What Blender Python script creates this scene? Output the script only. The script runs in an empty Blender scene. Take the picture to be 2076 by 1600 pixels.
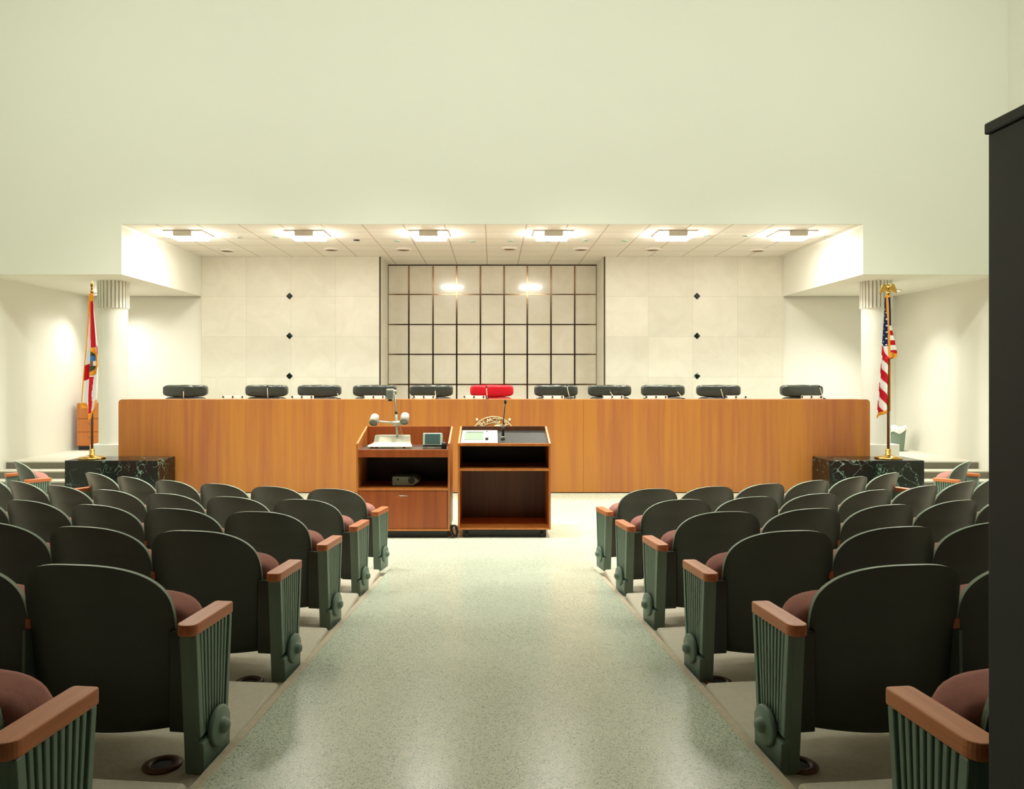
import bpy, bmesh, math, random
from mathutils import Vector, Matrix
random.seed(4)
PI = math.pi
C = bpy.context.scene.collection
EYE = 1.69
F = 1550.0
CX, CY = 998.0, 762.0


def at(px, py, Y):
    """point of the room seen at that pixel, Y metres in front of the camera"""
    return Vector(((px - CX) * Y / F, Y, EYE - (py - CY) * Y / F))


# ------------------------------------------------------------------ materials
def lin(c):
    return tuple((v / 12.92 if v <= 0.04045 else ((v + 0.055) / 1.055) ** 2.4) for v in c)


def rgb(r, g, b):
    return lin((r / 255, g / 255, b / 255)) + (1.0,)


def new_mat(name):
    m = bpy.data.materials.new(name)
    m.use_nodes = True
    nt = m.node_tree
    return m, nt, nt.nodes['Principled BSDF']


def setspec(b, v):
    b.inputs['Specular IOR Level'].default_value = v


def flat(name, col, rough=0.6, metal=0.0, noise=0.06, scale=12.0, spec=0.5, bump=0.0, coat=0.0):
    m, nt, b = new_mat(name)
    n = nt.nodes
    l = nt.links
    tc = n.new('ShaderNodeTexCoord')
    nz = n.new('ShaderNodeTexNoise')
    nz.inputs['Scale'].default_value = scale
    nz.inputs['Detail'].default_value = 4
    l.new(tc.outputs['Object'], nz.inputs['Vector'])
    mx = n.new('ShaderNodeMix')
    mx.data_type = 'RGBA'
    mx.inputs[6].default_value = tuple(v * (1 - noise) for v in col[:3]) + (1,)
    mx.inputs[7].default_value = tuple(min(1, v * (1 + noise)) for v in col[:3]) + (1,)
    l.new(nz.outputs['Fac'], mx.inputs[0])
    l.new(mx.outputs[2], b.inputs['Base Color'])
    b.inputs['Roughness'].default_value = rough
    b.inputs['Metallic'].default_value = metal
    setspec(b, spec)
    b.inputs['Coat Weight'].default_value = coat
    if bump:
        bp = n.new('ShaderNodeBump')
        bp.inputs['Strength'].default_value = bump
        bp.inputs['Distance'].default_value = 0.01
        l.new(nz.outputs['Fac'], bp.inputs['Height'])
        l.new(bp.outputs['Normal'], b.inputs['Normal'])
    return m


def wood(name, c1, c2, axis='Z', scale=1.0, rough=0.4, band=0.5, coat=0.0):
    """veneer: noise stretched along one axis"""
    m, nt, b = new_mat(name)
    n = nt.nodes
    l = nt.links
    tc = n.new('ShaderNodeTexCoord')
    mp = n.new('ShaderNodeMapping')
    s = [9.0 * scale, 9.0 * scale, 9.0 * scale]
    s['XYZ'.index(axis)] = 0.35 * scale
    mp.inputs['Scale'].default_value = s
    l.new(tc.outputs['Object'], mp.inputs['Vector'])
    n1 = n.new('ShaderNodeTexNoise')
    n1.inputs['Scale'].default_value = 1.0
    n1.inputs['Detail'].default_value = 6
    n1.inputs['Roughness'].default_value = 0.65
    l.new(mp.outputs['Vector'], n1.inputs['Vector'])
    mp2 = n.new('ShaderNodeMapping')
    s2 = [1.3 * scale] * 3
    s2['XYZ'.index(axis)] = 0.05 * scale
    mp2.inputs['Scale'].default_value = s2
    l.new(tc.outputs['Object'], mp2.inputs['Vector'])
    n2 = n.new('ShaderNodeTexNoise')
    n2.inputs['Scale'].default_value = 1.0
    n2.inputs['Detail'].default_value = 2
    l.new(mp2.outputs['Vector'], n2.inputs['Vector'])
    ad = n.new('ShaderNodeMath')
    ad.operation = 'MULTIPLY_ADD'
    l.new(n2.outputs['Fac'], ad.inputs[0])
    ad.inputs[1].default_value = band
    l.new(n1.outputs['Fac'], ad.inputs[2])
    cr = n.new('ShaderNodeValToRGB')
    cr.color_ramp.elements[0].position = 0.38 + band * 0.3
    cr.color_ramp.elements[1].position = 0.64 + band * 0.6
    cr.color_ramp.elements[0].color = c1
    cr.color_ramp.elements[1].color = c2
    l.new(ad.outputs[0], cr.inputs['Fac'])
    l.new(cr.outputs['Color'], b.inputs['Base Color'])
    b.inputs['Roughness'].default_value = rough
    b.inputs['Coat Weight'].default_value = coat
    return m


def emit(name, col, strength):
    m, nt, b = new_mat(name)
    b.inputs['Base Color'].default_value = col
    b.inputs['Emission Color'].default_value = col
    b.inputs['Emission Strength'].default_value = strength
    return m


def terrazzo(name, base, dark, light, rough, scale=230.0):
    m, nt, b = new_mat(name)
    n = nt.nodes
    l = nt.links
    tc = n.new('ShaderNodeTexCoord')
    v = n.new('ShaderNodeTexVoronoi')
    v.inputs['Scale'].default_value = scale
    l.new(tc.outputs['Object'], v.inputs['Vector'])
    sp = n.new('ShaderNodeSeparateColor')
    l.new(v.outputs['Color'], sp.inputs[0])
    cr = n.new('ShaderNodeValToRGB')
    cr.color_ramp.interpolation = 'CONSTANT'
    e = cr.color_ramp.elements
    e[0].position = 0.0
    e[0].color = dark
    e[1].position = 0.13
    e[1].color = base
    x = e.new(0.75)
    x.color = light
    l.new(sp.outputs[0], cr.inputs['Fac'])
    nz = n.new('ShaderNodeTexNoise')
    nz.inputs['Scale'].default_value = 1.3
    nz.inputs['Detail'].default_value = 5
    l.new(tc.outputs['Object'], nz.inputs['Vector'])
    mr = n.new('ShaderNodeMapRange')
    mr.inputs['To Min'].default_value = 0.9
    mr.inputs['To Max'].default_value = 1.06
    l.new(nz.outputs['Fac'], mr.inputs['Value'])
    mu = n.new('ShaderNodeMix')
    mu.data_type = 'RGBA'
    mu.blend_type = 'MULTIPLY'
    mu.inputs[0].default_value = 1.0
    l.new(cr.outputs['Color'], mu.inputs[6])
    l.new(mr.outputs['Result'], mu.inputs[7])
    l.new(mu.outputs[2], b.inputs['Base Color'])
    rr = n.new('ShaderNodeMapRange')
    rr.inputs['To Min'].default_value = rough * 0.8
    rr.inputs['To Max'].default_value = rough * 1.3
    l.new(nz.outputs['Fac'], rr.inputs['Value'])
    l.new(rr.outputs['Result'], b.inputs['Roughness'])
    return m


def marble_dark(name):
    m, nt, b = new_mat(name)
    n = nt.nodes
    l = nt.links
    tc = n.new('ShaderNodeTexCoord')
    nz = n.new('ShaderNodeTexNoise')
    nz.inputs['Scale'].default_value = 3.0
    nz.inputs['Detail'].default_value = 8
    l.new(tc.outputs['Object'], nz.inputs['Vector'])
    ad = n.new('ShaderNodeMix')
    ad.data_type = 'RGBA'
    ad.blend_type = 'LINEAR_LIGHT'
    ad.inputs[0].default_value = 0.6
    l.new(tc.outputs['Object'], ad.inputs[6])
    l.new(nz.outputs['Color'], ad.inputs[7])
    v = n.new('ShaderNodeTexVoronoi')
    v.feature = 'DISTANCE_TO_EDGE'
    v.inputs['Scale'].default_value = 3.6
    l.new(ad.outputs[2], v.inputs['Vector'])
    n2 = n.new('ShaderNodeTexNoise')
    n2.inputs['Scale'].default_value = 2.6
    l.new(tc.outputs['Object'], n2.inputs['Vector'])
    mr = n.new('ShaderNodeMapRange')
    mr.inputs['From Min'].default_value = 0.45
    mr.inputs['From Max'].default_value = 0.7
    mr.inputs['To Min'].default_value = 0.0
    mr.inputs['To Max'].default_value = 0.034
    l.new(n2.outputs['Fac'], mr.inputs['Value'])
    lt = n.new('ShaderNodeMath')
    lt.operation = 'LESS_THAN'
    l.new(v.outputs['Distance'], lt.inputs[0])
    l.new(mr.outputs['Result'], lt.inputs[1])
    mx = n.new('ShaderNodeMix')
    mx.data_type = 'RGBA'
    mx.inputs[6].default_value = rgb(14, 20, 17)
    mx.inputs[7].default_value = rgb(120, 150, 132)
    l.new(lt.outputs[0], mx.inputs[0])
    l.new(mx.outputs[2], b.inputs['Base Color'])
    b.inputs['Roughness'].default_value = 0.2
    return m


def stone(name, c1, c2, rough, pw, ph, ox, oz, joint=0.006, jcol=0.82):
    """pale stone slabs in a regular grid, mottled; joints pw x ph apart in X and Z"""
    m, nt, b = new_mat(name)
    n = nt.nodes
    l = nt.links
    tc = n.new('ShaderNodeTexCoord')
    nz = n.new('ShaderNodeTexNoise')
    nz.inputs['Scale'].default_value = 2.4
    nz.inputs['Detail'].default_value = 9
    nz.inputs['Roughness'].default_value = 0.62
    nz.inputs['Distortion'].default_value = 0.8
    l.new(tc.outputs['Object'], nz.inputs['Vector'])
    sx = n.new('ShaderNodeSeparateXYZ')
    l.new(tc.outputs['Object'], sx.inputs[0])

    def cell(sock, size, off):
        a = n.new('ShaderNodeMath')
        a.operation = 'SUBTRACT'
        l.new(sock, a.inputs[0])
        a.inputs[1].default_value = off
        d = n.new('ShaderNodeMath')
        d.operation = 'DIVIDE'
        l.new(a.outputs[0], d.inputs[0])
        d.inputs[1].default_value = size
        fl = n.new('ShaderNodeMath')
        fl.operation = 'FLOOR'
        l.new(d.outputs[0], fl.inputs[0])
        fr = n.new('ShaderNodeMath')
        fr.operation = 'FRACT'
        l.new(d.outputs[0], fr.inputs[0])
        ls = n.new('ShaderNodeMath')
        ls.operation = 'LESS_THAN'
        l.new(fr.outputs[0], ls.inputs[0])
        ls.inputs[1].default_value = joint / size
        return fl.outputs[0], ls.outputs[0]
    fx, jx = cell(sx.outputs[0], pw, ox)
    fz, jz = cell(sx.outputs[2], ph, oz)
    cb = n.new('ShaderNodeCombineXYZ')
    l.new(fx, cb.inputs[0])
    l.new(fz, cb.inputs[1])
    wn = n.new('ShaderNodeTexWhiteNoise')
    wn.noise_dimensions = '2D'
    l.new(cb.outputs[0], wn.inputs['Vector'])
    mr = n.new('ShaderNodeMapRange')
    mr.inputs['To Min'].default_value = 0.94
    mr.inputs['To Max'].default_value = 1.03
    l.new(wn.outputs['Value'], mr.inputs['Value'])
    cr = n.new('ShaderNodeValToRGB')
    cr.color_ramp.elements[0].position = 0.35
    cr.color_ramp.elements[1].position = 0.65
    cr.color_ramp.elements[0].color = c1
    cr.color_ramp.elements[1].color = c2
    l.new(nz.outputs['Fac'], cr.inputs['Fac'])
    mu = n.new('ShaderNodeMix')
    mu.data_type = 'RGBA'
    mu.blend_type = 'MULTIPLY'
    mu.inputs[0].default_value = 1
    l.new(cr.outputs['Color'], mu.inputs[6])
    l.new(mr.outputs['Result'], mu.inputs[7])
    j = n.new('ShaderNodeMath')
    j.operation = 'MAXIMUM'
    l.new(jx, j.inputs[0])
    l.new(jz, j.inputs[1])
    mj = n.new('ShaderNodeMix')
    mj.data_type = 'RGBA'
    l.new(j.outputs[0], mj.inputs[0])
    l.new(mu.outputs[2], mj.inputs[6])
    mj.inputs[7].default_value = tuple(v * jcol for v in c1[:3]) + (1,)
    l.new(mj.outputs[2], b.inputs['Base Color'])
    b.inputs['Roughness'].default_value = rough
    if rough < 0.3:
        b.inputs['Coat Weight'].default_value = 0.5
        b.inputs['Coat Roughness'].default_value = 0.05
    return m


def tile_ceiling(name, col, line, size, ox, oy, w):
    m, nt, b = new_mat(name)
    n = nt.nodes
    l = nt.links
    tc = n.new('ShaderNodeTexCoord')
    sx = n.new('ShaderNodeSeparateXYZ')
    l.new(tc.outputs['Object'], sx.inputs[0])
    outs = []
    for k, off in ((0, ox), (1, oy)):
        a = n.new('ShaderNodeMath')
        a.operation = 'SUBTRACT'
        l.new(sx.outputs[k], a.inputs[0])
        a.inputs[1].default_value = off - w / 2
        d = n.new('ShaderNodeMath')
        d.operation = 'DIVIDE'
        l.new(a.outputs[0], d.inputs[0])
        d.inputs[1].default_value = size
        fr = n.new('ShaderNodeMath')
        fr.operation = 'FRACT'
        l.new(d.outputs[0], fr.inputs[0])
        ls = n.new('ShaderNodeMath')
        ls.operation = 'LESS_THAN'
        l.new(fr.outputs[0], ls.inputs[0])
        ls.inputs[1].default_value = w / size
        outs.append(ls.outputs[0])
    mxm = n.new('ShaderNodeMath')
    mxm.operation = 'MAXIMUM'
    l.new(outs[0], mxm.inputs[0])
    l.new(outs[1], mxm.inputs[1])
    nz = n.new('ShaderNodeTexNoise')
    nz.inputs['Scale'].default_value = 90
    l.new(tc.outputs['Object'], nz.inputs['Vector'])
    c = n.new('ShaderNodeMix')
    c.data_type = 'RGBA'
    c.inputs[6].default_value = tuple(v * 0.93 for v in col[:3]) + (1,)
    c.inputs[7].default_value = col
    l.new(nz.outputs['Fac'], c.inputs[0])
    mj = n.new('ShaderNodeMix')
    mj.data_type = 'RGBA'
    l.new(mxm.outputs[0], mj.inputs[0])
    l.new(c.outputs[2], mj.inputs[6])
    mj.inputs[7].default_value = line
    l.new(mj.outputs[2], b.inputs['Base Color'])
    b.inputs['Roughness'].default_value = 0.9
    return m


M = {}
M['wall'] = flat('wall_paint', rgb(230, 229, 217), 0.75, noise=0.012, scale=1.1, spec=0.2)
M['upper'] = flat('upper_wall_paint', rgb(225, 226, 211), 0.8, noise=0.015, scale=0.7, spec=0.15)
M['stone'] = stone('rear_wall_stone', rgb(218, 214, 196), rgb(226, 223, 206), 0.45, 0.84, 0.76, -4.63, 0.90)
M['stone_polished'] = stone('alcove_stone', rgb(230, 224, 204), rgb(240, 235, 220), 0.16, 3.9, 3.9, -9, -9, joint=0.001)
M['tiles'] = tile_ceiling('ceiling_tiles', rgb(240, 237, 228), rgb(190, 180, 165), 0.61, -4.98, 14.35, 0.02)
M['terrazzo'] = terrazzo('terrazzo', rgb(188, 196, 176), rgb(104, 124, 108), rgb(216, 216, 196), 0.25, 300)
M['carpet'] = flat('terrace_concrete', rgb(188, 181, 163), 0.95, noise=0.12, scale=45, spec=0.1, bump=0.25)
M['curb'] = flat('curb_cement', rgb(180, 168, 148), 0.9, noise=0.2, scale=30, spec=0.2, bump=0.2)
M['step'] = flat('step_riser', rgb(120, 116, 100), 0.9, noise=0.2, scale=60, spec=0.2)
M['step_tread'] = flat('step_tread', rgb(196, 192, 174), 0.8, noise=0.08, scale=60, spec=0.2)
M['marble'] = marble_dark('black_marble')
M['brass'] = flat('brass', rgb(205, 165, 85), 0.22, metal=1.0, noise=0.05)
M['brass_strip'] = flat('brushed_strip', rgb(150, 120, 90), 0.18, metal=1.0, noise=0.08)
M['desk'] = wood('desk_veneer', rgb(148, 82, 52), rgb(174, 112, 46), 'Z', 1.0, 0.42, 0.8)
M['lectern'] = wood('lectern_veneer', rgb(142, 66, 26), rgb(176, 90, 38), 'Z', 2.0, 0.38, 0.5)
M['edge'] = wood('lectern_edge', rgb(186, 104, 46), rgb(206, 128, 60), 'Z', 2.0, 0.35, 0.4)
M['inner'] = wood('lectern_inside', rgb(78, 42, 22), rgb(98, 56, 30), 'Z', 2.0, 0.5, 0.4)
M['laminate'] = flat('black_laminate', rgb(26, 24, 20), 0.55, noise=0.2, scale=30)
M['deck'] = flat('brown_deck', rgb(70, 50, 38), 0.5, noise=0.15, scale=20)
M['arm'] = wood('armrest_wood', rgb(176, 92, 50), rgb(212, 128, 78), 'Y', 3.0, 0.38, 0.4)
M['paint'] = flat('seat_enamel', rgb(60, 67, 57), 0.34, noise=0.08, scale=14, spec=0.6)
M['rim'] = flat('seat_edge_highlight', rgb(142, 158, 138), 0.35, noise=0.06, scale=14)  # seat enamel made paler: light catching the back's edge, painted in
M['standard'] = flat('standard_enamel', rgb(110, 130, 114), 0.42, noise=0.08, scale=14, spec=0.5)
M['cloth'] = flat('seat_upholstery', rgb(168, 116, 106), 0.9, noise=0.12, scale=60, spec=0.2, bump=0.1)
M['leather'] = flat('black_leather', rgb(62, 68, 62), 0.26, noise=0.15, scale=16, bump=0.25, coat=0.4)
M['leather_red'] = flat('red_leather', rgb(206, 24, 42), 0.36, noise=0.1, scale=16, bump=0.25)
M['black'] = flat('black_plastic', rgb(22, 22, 20), 0.45, noise=0.1)
M['cabinet'] = flat('black_lacquer', rgb(13, 12, 9), 0.6, noise=0.15, scale=6)
M['white'] = flat('white_plastic', rgb(198, 195, 180), 0.45, noise=0.02)
M['beige'] = flat('cream_plastic', rgb(188, 184, 160), 0.45, noise=0.03)
M['greyplastic'] = flat('grey_plastic', rgb(120, 132, 122), 0.45, noise=0.05)
M['silver'] = flat('silver_plastic', rgb(170, 186, 172), 0.35, noise=0.05)
M['steel'] = flat('steel', rgb(150, 152, 140), 0.3, metal=0.9, noise=0.04)
M['screen'] = flat('grey_screen', rgb(70, 92, 86), 0.12, noise=0.1, scale=8)
M['plate'] = flat('white_plate', rgb(244, 242, 232), 0.5, noise=0.02)
M['lcd'] = flat('panel_display', rgb(132, 152, 132), 0.2, noise=0.03)
M['gold_relief'] = flat('seal_metal', rgb(222, 212, 172), 0.4, metal=0.15, noise=0.1)
M['f_white'] = flat('flag_white', rgb(228, 226, 220), 0.85, noise=0.05, scale=30, spec=0.2)
M['f_red'] = flat('flag_red', rgb(184, 22, 36), 0.85, noise=0.08, scale=30, spec=0.2)
M['f_blue'] = flat('flag_blue', rgb(26, 34, 82), 0.85, noise=0.08, scale=30, spec=0.2)
M['f_gold'] = flat('flag_gold', rgb(214, 142, 34), 0.7, noise=0.2, scale=120, spec=0.3)
M['f_sky'] = flat('seal_blue', rgb(48, 108, 168), 0.85, noise=0.05)
M['f_green'] = flat('seal_green', rgb(48, 62, 44), 0.85, noise=0.3, scale=60)
M['f_brown'] = flat('seal_brown', rgb(112, 82, 52), 0.85, noise=0.3, scale=60)
M['pole'] = wood('flag_pole_wood', rgb(92, 48, 22), rgb(124, 70, 34), 'Z', 3.0, 0.3, 0.3)
M['bin'] = flat('bin_plastic', rgb(122, 142, 126), 0.5, noise=0.06)
M['liner'] = flat('bin_liner', rgb(234, 232, 222), 0.5, noise=0.05)
M['lamp'] = emit('lamp_lens', (1.0, 0.97, 0.87, 1), 74.0)
M['spotlens'] = emit('spot_lens', (1.0, 0.93, 0.82, 1), 30.0)
M['green_glass'] = flat('green_glass', rgb(120, 190, 160), 0.2, noise=0.05)
M['fixture'] = flat('fixture_white', rgb(222, 214, 204), 0.5, noise=0.02)
M['baffle'] = flat('dark_baffle', rgb(120, 100, 78), 0.6, noise=0.05)
M['gap'] = flat('dark_brown', rgb(60, 44, 38), 0.8, noise=0.05)  # plain dark brown for toe board, thin strips and buttons


# ------------------------------------------------------------------ mesh building
class MB:
    def __init__(self):
        self.v, self.f, self.sm, self.mi = [], [], [], []
        self.cur = 0

    def add(self, vs, fs, smooth=False):
        o = len(self.v)
        self.v += [tuple(p) for p in vs]
        for q in fs:
            self.f.append(tuple(i + o for i in q))
            self.sm.append(smooth)
            self.mi.append(self.cur)
        return self

    def box(self, x0, x1, y0, y1, z0, z1):
        vs = [(x, y, z) for z in (z0, z1) for y in (y0, y1) for x in (x0, x1)]
        return self.add(vs, [(0, 2, 3, 1), (4, 5, 7, 6), (0, 1, 5, 4), (2, 6, 7, 3), (0, 4, 6, 2), (1, 3, 7, 5)])

    def prism(self, poly, axis, a, b):
        """poly: 2-D outline in the two other axes, in order (XY for Z, YZ for X, XZ for Y)"""
        n = len(poly)

        def p(u, w, t):
            return {'Z': (u, w, t), 'X': (t, u, w), 'Y': (u, t, w)}[axis]
        vs = [p(u, w, a) for u, w in poly] + [p(u, w, b) for u, w in poly]
        fs = [tuple(range(n))[::-1], tuple(range(n, 2 * n))]
        fs += [(i, (i + 1) % n, n + (i + 1) % n, n + i) for i in range(n)]
        return self.add(vs, fs)

    def cyl(self, p0, p1, r0, r1=None, n=20, smooth=True, cap=True):
        r1 = r0 if r1 is None else r1
        p0, p1 = Vector(p0), Vector(p1)
        d = (p1 - p0).normalized()
        a = d.orthogonal().normalized()
        b = d.cross(a)
        vs = []
        for p, r in ((p0, r0), (p1, r1)):
            vs += [p + (a * math.cos(2 * PI * i / n) + b * math.sin(2 * PI * i / n)) * r for i in range(n)]
        self.add(vs, [(i, (i + 1) % n, n + (i + 1) % n, n + i) for i in range(n)], smooth)
        if cap:
            self.add(vs[:n], [tuple(range(n))[::-1]])
            self.add(vs[n:], [tuple(range(n))])
        return self

    def lathe(self, prof, o=(0, 0, 0), n=32, axis=None):
        """prof: (radius, height) pairs; about Z, or about axis through o"""
        o = Vector(o)
        d = Vector(axis or (0, 0, 1)).normalized()
        a = d.orthogonal().normalized()
        b = d.cross(a)
        vs = []
        for r, h in prof:
            r = max(r, 1e-4)
            vs += [o + d * h + (a * math.cos(2 * PI * i / n) + b * math.sin(2 * PI * i / n)) * r for i in range(n)]
        fs = []
        for k in range(len(prof) - 1):
            fs += [(k * n + i, k * n + (i + 1) % n, (k + 1) * n + (i + 1) % n, (k + 1) * n + i) for i in range(n)]
        return self.add(vs, fs, True)

    def tube(self, pts, r, n=10):
        pts = [Vector(p) for p in pts]
        rs = r if isinstance(r, (list, tuple)) else [r] * len(pts)
        vs = []
        a = None
        for k, p in enumerate(pts):
            d = (pts[min(k + 1, len(pts) - 1)] - pts[max(k - 1, 0)]).normalized()
            a = d.orthogonal().normalized() if a is None else (a - d * a.dot(d)).normalized()
            b = d.cross(a)
            vs += [p + (a * math.cos(2 * PI * i / n) + b * math.sin(2 * PI * i / n)) * rs[k] for i in range(n)]
        fs = []
        for k in range(len(pts) - 1):
            fs += [(k * n + i, k * n + (i + 1) % n, (k + 1) * n + (i + 1) % n, (k + 1) * n + i) for i in range(n)]
        fs += [tuple(range(n))[::-1], tuple(range((len(pts) - 1) * n, len(pts) * n))]
        return self.add(vs, fs, True)

    def blob(self, c, h, rot=None, e=0.5, nu=28, nv=16, warp=None):
        """rounded pad: superellipsoid of half sizes h about c"""
        def sg(v, p):
            return math.copysign(abs(v) ** p, v)
        vs = []
        for j in range(nv + 1):
            ph = -PI / 2 + PI * j / nv
            for i in range(nu):
                th = 2 * PI * i / nu
                p = Vector((h[0] * sg(math.cos(ph), e) * sg(math.cos(th), e), h[1] * sg(math.cos(ph), e) * sg(math.sin(th), e), h[2] * sg(math.sin(ph), e)))
                if warp:
                    p = warp(p)
                if rot:
                    p = rot @ p
                vs.append(p + Vector(c))
        fs = []
        for j in range(nv):
            fs += [(j * nu + i, j * nu + (i + 1) % nu, (j + 1) * nu + (i + 1) % nu, (j + 1) * nu + i) for i in range(nu)]
        return self.add(vs, fs, True)

    def build(self, name, mats, parent=None, bevel=0.0, seg=2):
        me = bpy.data.meshes.new(name)
        me.from_pydata(self.v, [], self.f)
        for m in (mats if isinstance(mats, (list, tuple)) else [mats]):
            me.materials.append(m)
        me.polygons.foreach_set('use_smooth', self.sm)
        me.polygons.foreach_set('material_index', self.mi)
        bm = bmesh.new()
        bm.from_mesh(me)
        bmesh.ops.remove_doubles(bm, verts=bm.verts, dist=1e-5)
        bmesh.ops.recalc_face_normals(bm, faces=bm.faces)
        bm.to_mesh(me)
        bm.free()
        o = bpy.data.objects.new(name, me)
        C.objects.link(o)
        if parent is not None:
            o.parent = parent
        if bevel:
            b = o.modifiers.new('bevel', 'BEVEL')
            b.width = bevel
            b.segments = seg
            b.limit_method = 'ANGLE'
            b.angle_limit = math.radians(40)
        return o


def tag(o, label, cat, group=None):
    o['label'] = label
    o['category'] = cat
    if group:
        o['group'] = group
    return o


def thing(name, label, cat, loc=(0, 0, 0), rz=0.0, group=None):
    o = bpy.data.objects.new(name, None)
    C.objects.link(o)
    o.location = loc
    o.rotation_euler = (0, 0, rz)
    o.empty_display_size = 0.1
    return tag(o, label, cat, group)


def struct(o, label=None):
    o['kind'] = 'structure'
    if label:
        o['label'] = label
    return o


def dup(root, loc, rz, label, group=None):
    r = root.copy()
    C.objects.link(r)
    r.location = loc
    r.rotation_euler = (0, 0, rz)
    r['label'] = label
    if group:
        r['group'] = group
    for ch in list(root.children):
        c = ch.copy()
        C.objects.link(c)
        c.parent = r
        for g in list(ch.children):
            d = g.copy()
            C.objects.link(d)
            d.parent = c
    return r


# ------------------------------------------------------------------ measures of the room
YW = 11.3                 # plane of the big upper wall
YB = 14.38                # rear wall
YA = 15.4                 # back of the alcove
XN = 5.48                 # half width of the recess
XS = 7.62                 # side walls
ZS = 3.19                 # soffit
ZC = 3.93                 # recess ceiling
ZT = 8.0                  # hall ceiling
DAIS = 0.345
RAMP0, SLOPE = 6.9, 0.0987
XR = 0.88                 # half width of the sloping aisle
YMIN = -1.2
ARC = 13.36               # centre of the curved seat rows
RR = [7.07 + 0.97 * k for k in range(7)]
TIER = [0.03, 0.128, 0.215, 0.302, 0.389, 0.482, 0.575]


def ramp(y):
    if y >= RAMP0 + 0.7:
        return 0.0
    if y <= RAMP0 - 0.7:
        return SLOPE * (RAMP0 - y)
    return SLOPE * (RAMP0 + 0.7 - y) ** 2 / 2.8


# ------------------------------------------------------------------ setting
b = MB().box(-XS, XS, 5.2, YB + 1.2, -0.2, 0.0)
struct(b.build('floor', M['terrazzo']), 'speckled pale green terrazzo floor in front of the long desk')
b = MB()
ys = [YMIN] + [RAMP0 - 0.7 + 1.4 * k / 24 for k in range(25)]
b.add([(x, y, ramp(y) + 0.0005) for y in ys for x in (-XR, XR)], [(2 * k, 2 * k + 1, 2 * k + 3, 2 * k + 2) for k in range(len(ys) - 1)], True)
for x in (-XR + 0.0004, XR - 0.0004):
    b.add([(x, y, z) for y in ys for z in (-0.15, ramp(y) + 0.0005)], [(2 * k, 2 * k + 1, 2 * k + 3, 2 * k + 2) for k in range(len(ys) - 1)])
struct(b.build('floor_ramp', M['terrazzo']), 'sloping terrazzo aisle between the two blocks of seats')
for s, side in ((-1, 'left'), (1, 'right')):
    b = MB().prism([(YMIN, ramp(YMIN) - 0.2), (6.15, ramp(6.15) - 0.2), (6.15, ramp(6.15) + 0.004), (YMIN, ramp(YMIN) + 0.004)], 'X', *sorted((s * 0.872, s * 0.907)))
    struct(b.build('trim_curb_' + side, M['curb'], bevel=0.004), 'narrow cement curb on the %s edge of the aisle' % side)


def terrace(k, s):
    """one tier under seat row k (0 = front), reaching from the row before to behind its own backs"""
    r0, r1 = RR[k - 1] + 0.17, RR[k] + 0.17
    z = TIER[k]
    N = 40
    xin = 0.905

    def rim(r):
        a0 = math.asin(xin / r)
        return [(s * r * math.sin(a0 + (0.95 - a0) * i / N), ARC - r * math.cos(a0 + (0.95 - a0) * i / N)) for i in range(N + 1)]
    A, B = rim(r0), rim(r1)
    cr = 0.03                                   # rounded nose at the aisle
    b = MB()
    vs, fs = [], []
    for (p, q) in zip(A, B):
        vs += [(p[0], p[1], z), (q[0], q[1], z), (p[0], p[1], -0.1), (q[0], q[1], -0.1)]
    for i in range(N):
        o = 4 * i
        fs += [(o, o + 4, o + 5, o + 1), (o, o + 2, o + 6, o + 4), (o + 1, o + 5, o + 7, o + 3), (o + 2, o + 3, o + 7, o + 6)]
    fs += [(0, 1, 3, 2), (4 * N, 4 * N + 2, 4 * N + 3, 4 * N + 1)]
    b.add(vs, fs)
    o = b.build('floor_terrace_' + ('left' if s < 0 else 'right'), M['carpet'], bevel=0.018, seg=3)
    return struct(o)


for k in range(1, 7):
    for s in (-1, 1):
        terrace(k, s)

# dais with three steps on either side
b = MB().box(-XS, XS, 12.0, YB + 1.2, -0.1, DAIS)
b.box(-5.3, 5.36, 11.25, 12.0, -0.1, DAIS)
struct(b.build('floor_dais', M['step_tread']), 'raised pale floor behind the desk')
for s, side in ((-1, 'left'), (1, 'right')):
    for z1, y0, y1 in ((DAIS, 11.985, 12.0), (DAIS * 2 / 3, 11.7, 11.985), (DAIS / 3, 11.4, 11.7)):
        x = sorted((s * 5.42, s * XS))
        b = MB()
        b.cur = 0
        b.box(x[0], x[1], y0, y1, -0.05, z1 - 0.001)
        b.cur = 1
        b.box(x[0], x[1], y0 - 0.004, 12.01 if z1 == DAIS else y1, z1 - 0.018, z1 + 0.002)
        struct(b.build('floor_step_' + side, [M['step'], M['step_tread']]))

# upper wall with the wide opening of the recess; soffits; side walls; ceilings
b = MB().box(-XS, XS, YW, YW + 0.25, ZC, ZT)
for s in (-1, 1):
    x = sorted((s * XN, s * XS))
    b.box(x[0], x[1], YW, YW + 0.25, ZS, ZC)
struct(b.build('wall_front', M['upper']), 'plain cream upper wall above the recess')
for s, side in ((-1, 'left'), (1, 'right')):
    x = sorted((s * XN, s * XS))
    b = MB().box(x[0], x[1], YW + 0.25, YB, ZS, ZC + 0.2)
    struct(b.build('ceiling_soffit_' + side, M['wall']), 'low white soffit on the %s side of the recess' % side)
    x = sorted((s * XS, s * (XS + 0.2)))
    b = MB().box(x[0], x[1], YMIN, YB + 1.2, -0.1, ZT)
    struct(b.build('wall_' + side, M['wall']))
b = MB().box(-XS, XS, YMIN, YW, ZT, ZT + 0.15)
struct(b.build('ceiling', M['wall']))
b = MB().box(-XN, XN, YW + 0.25, YB + 0.3, ZC, ZC + 0.12)
b.box(-XN, XN, YW + 0.004, YW + 0.25, ZC - 0.002, ZC)
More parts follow.
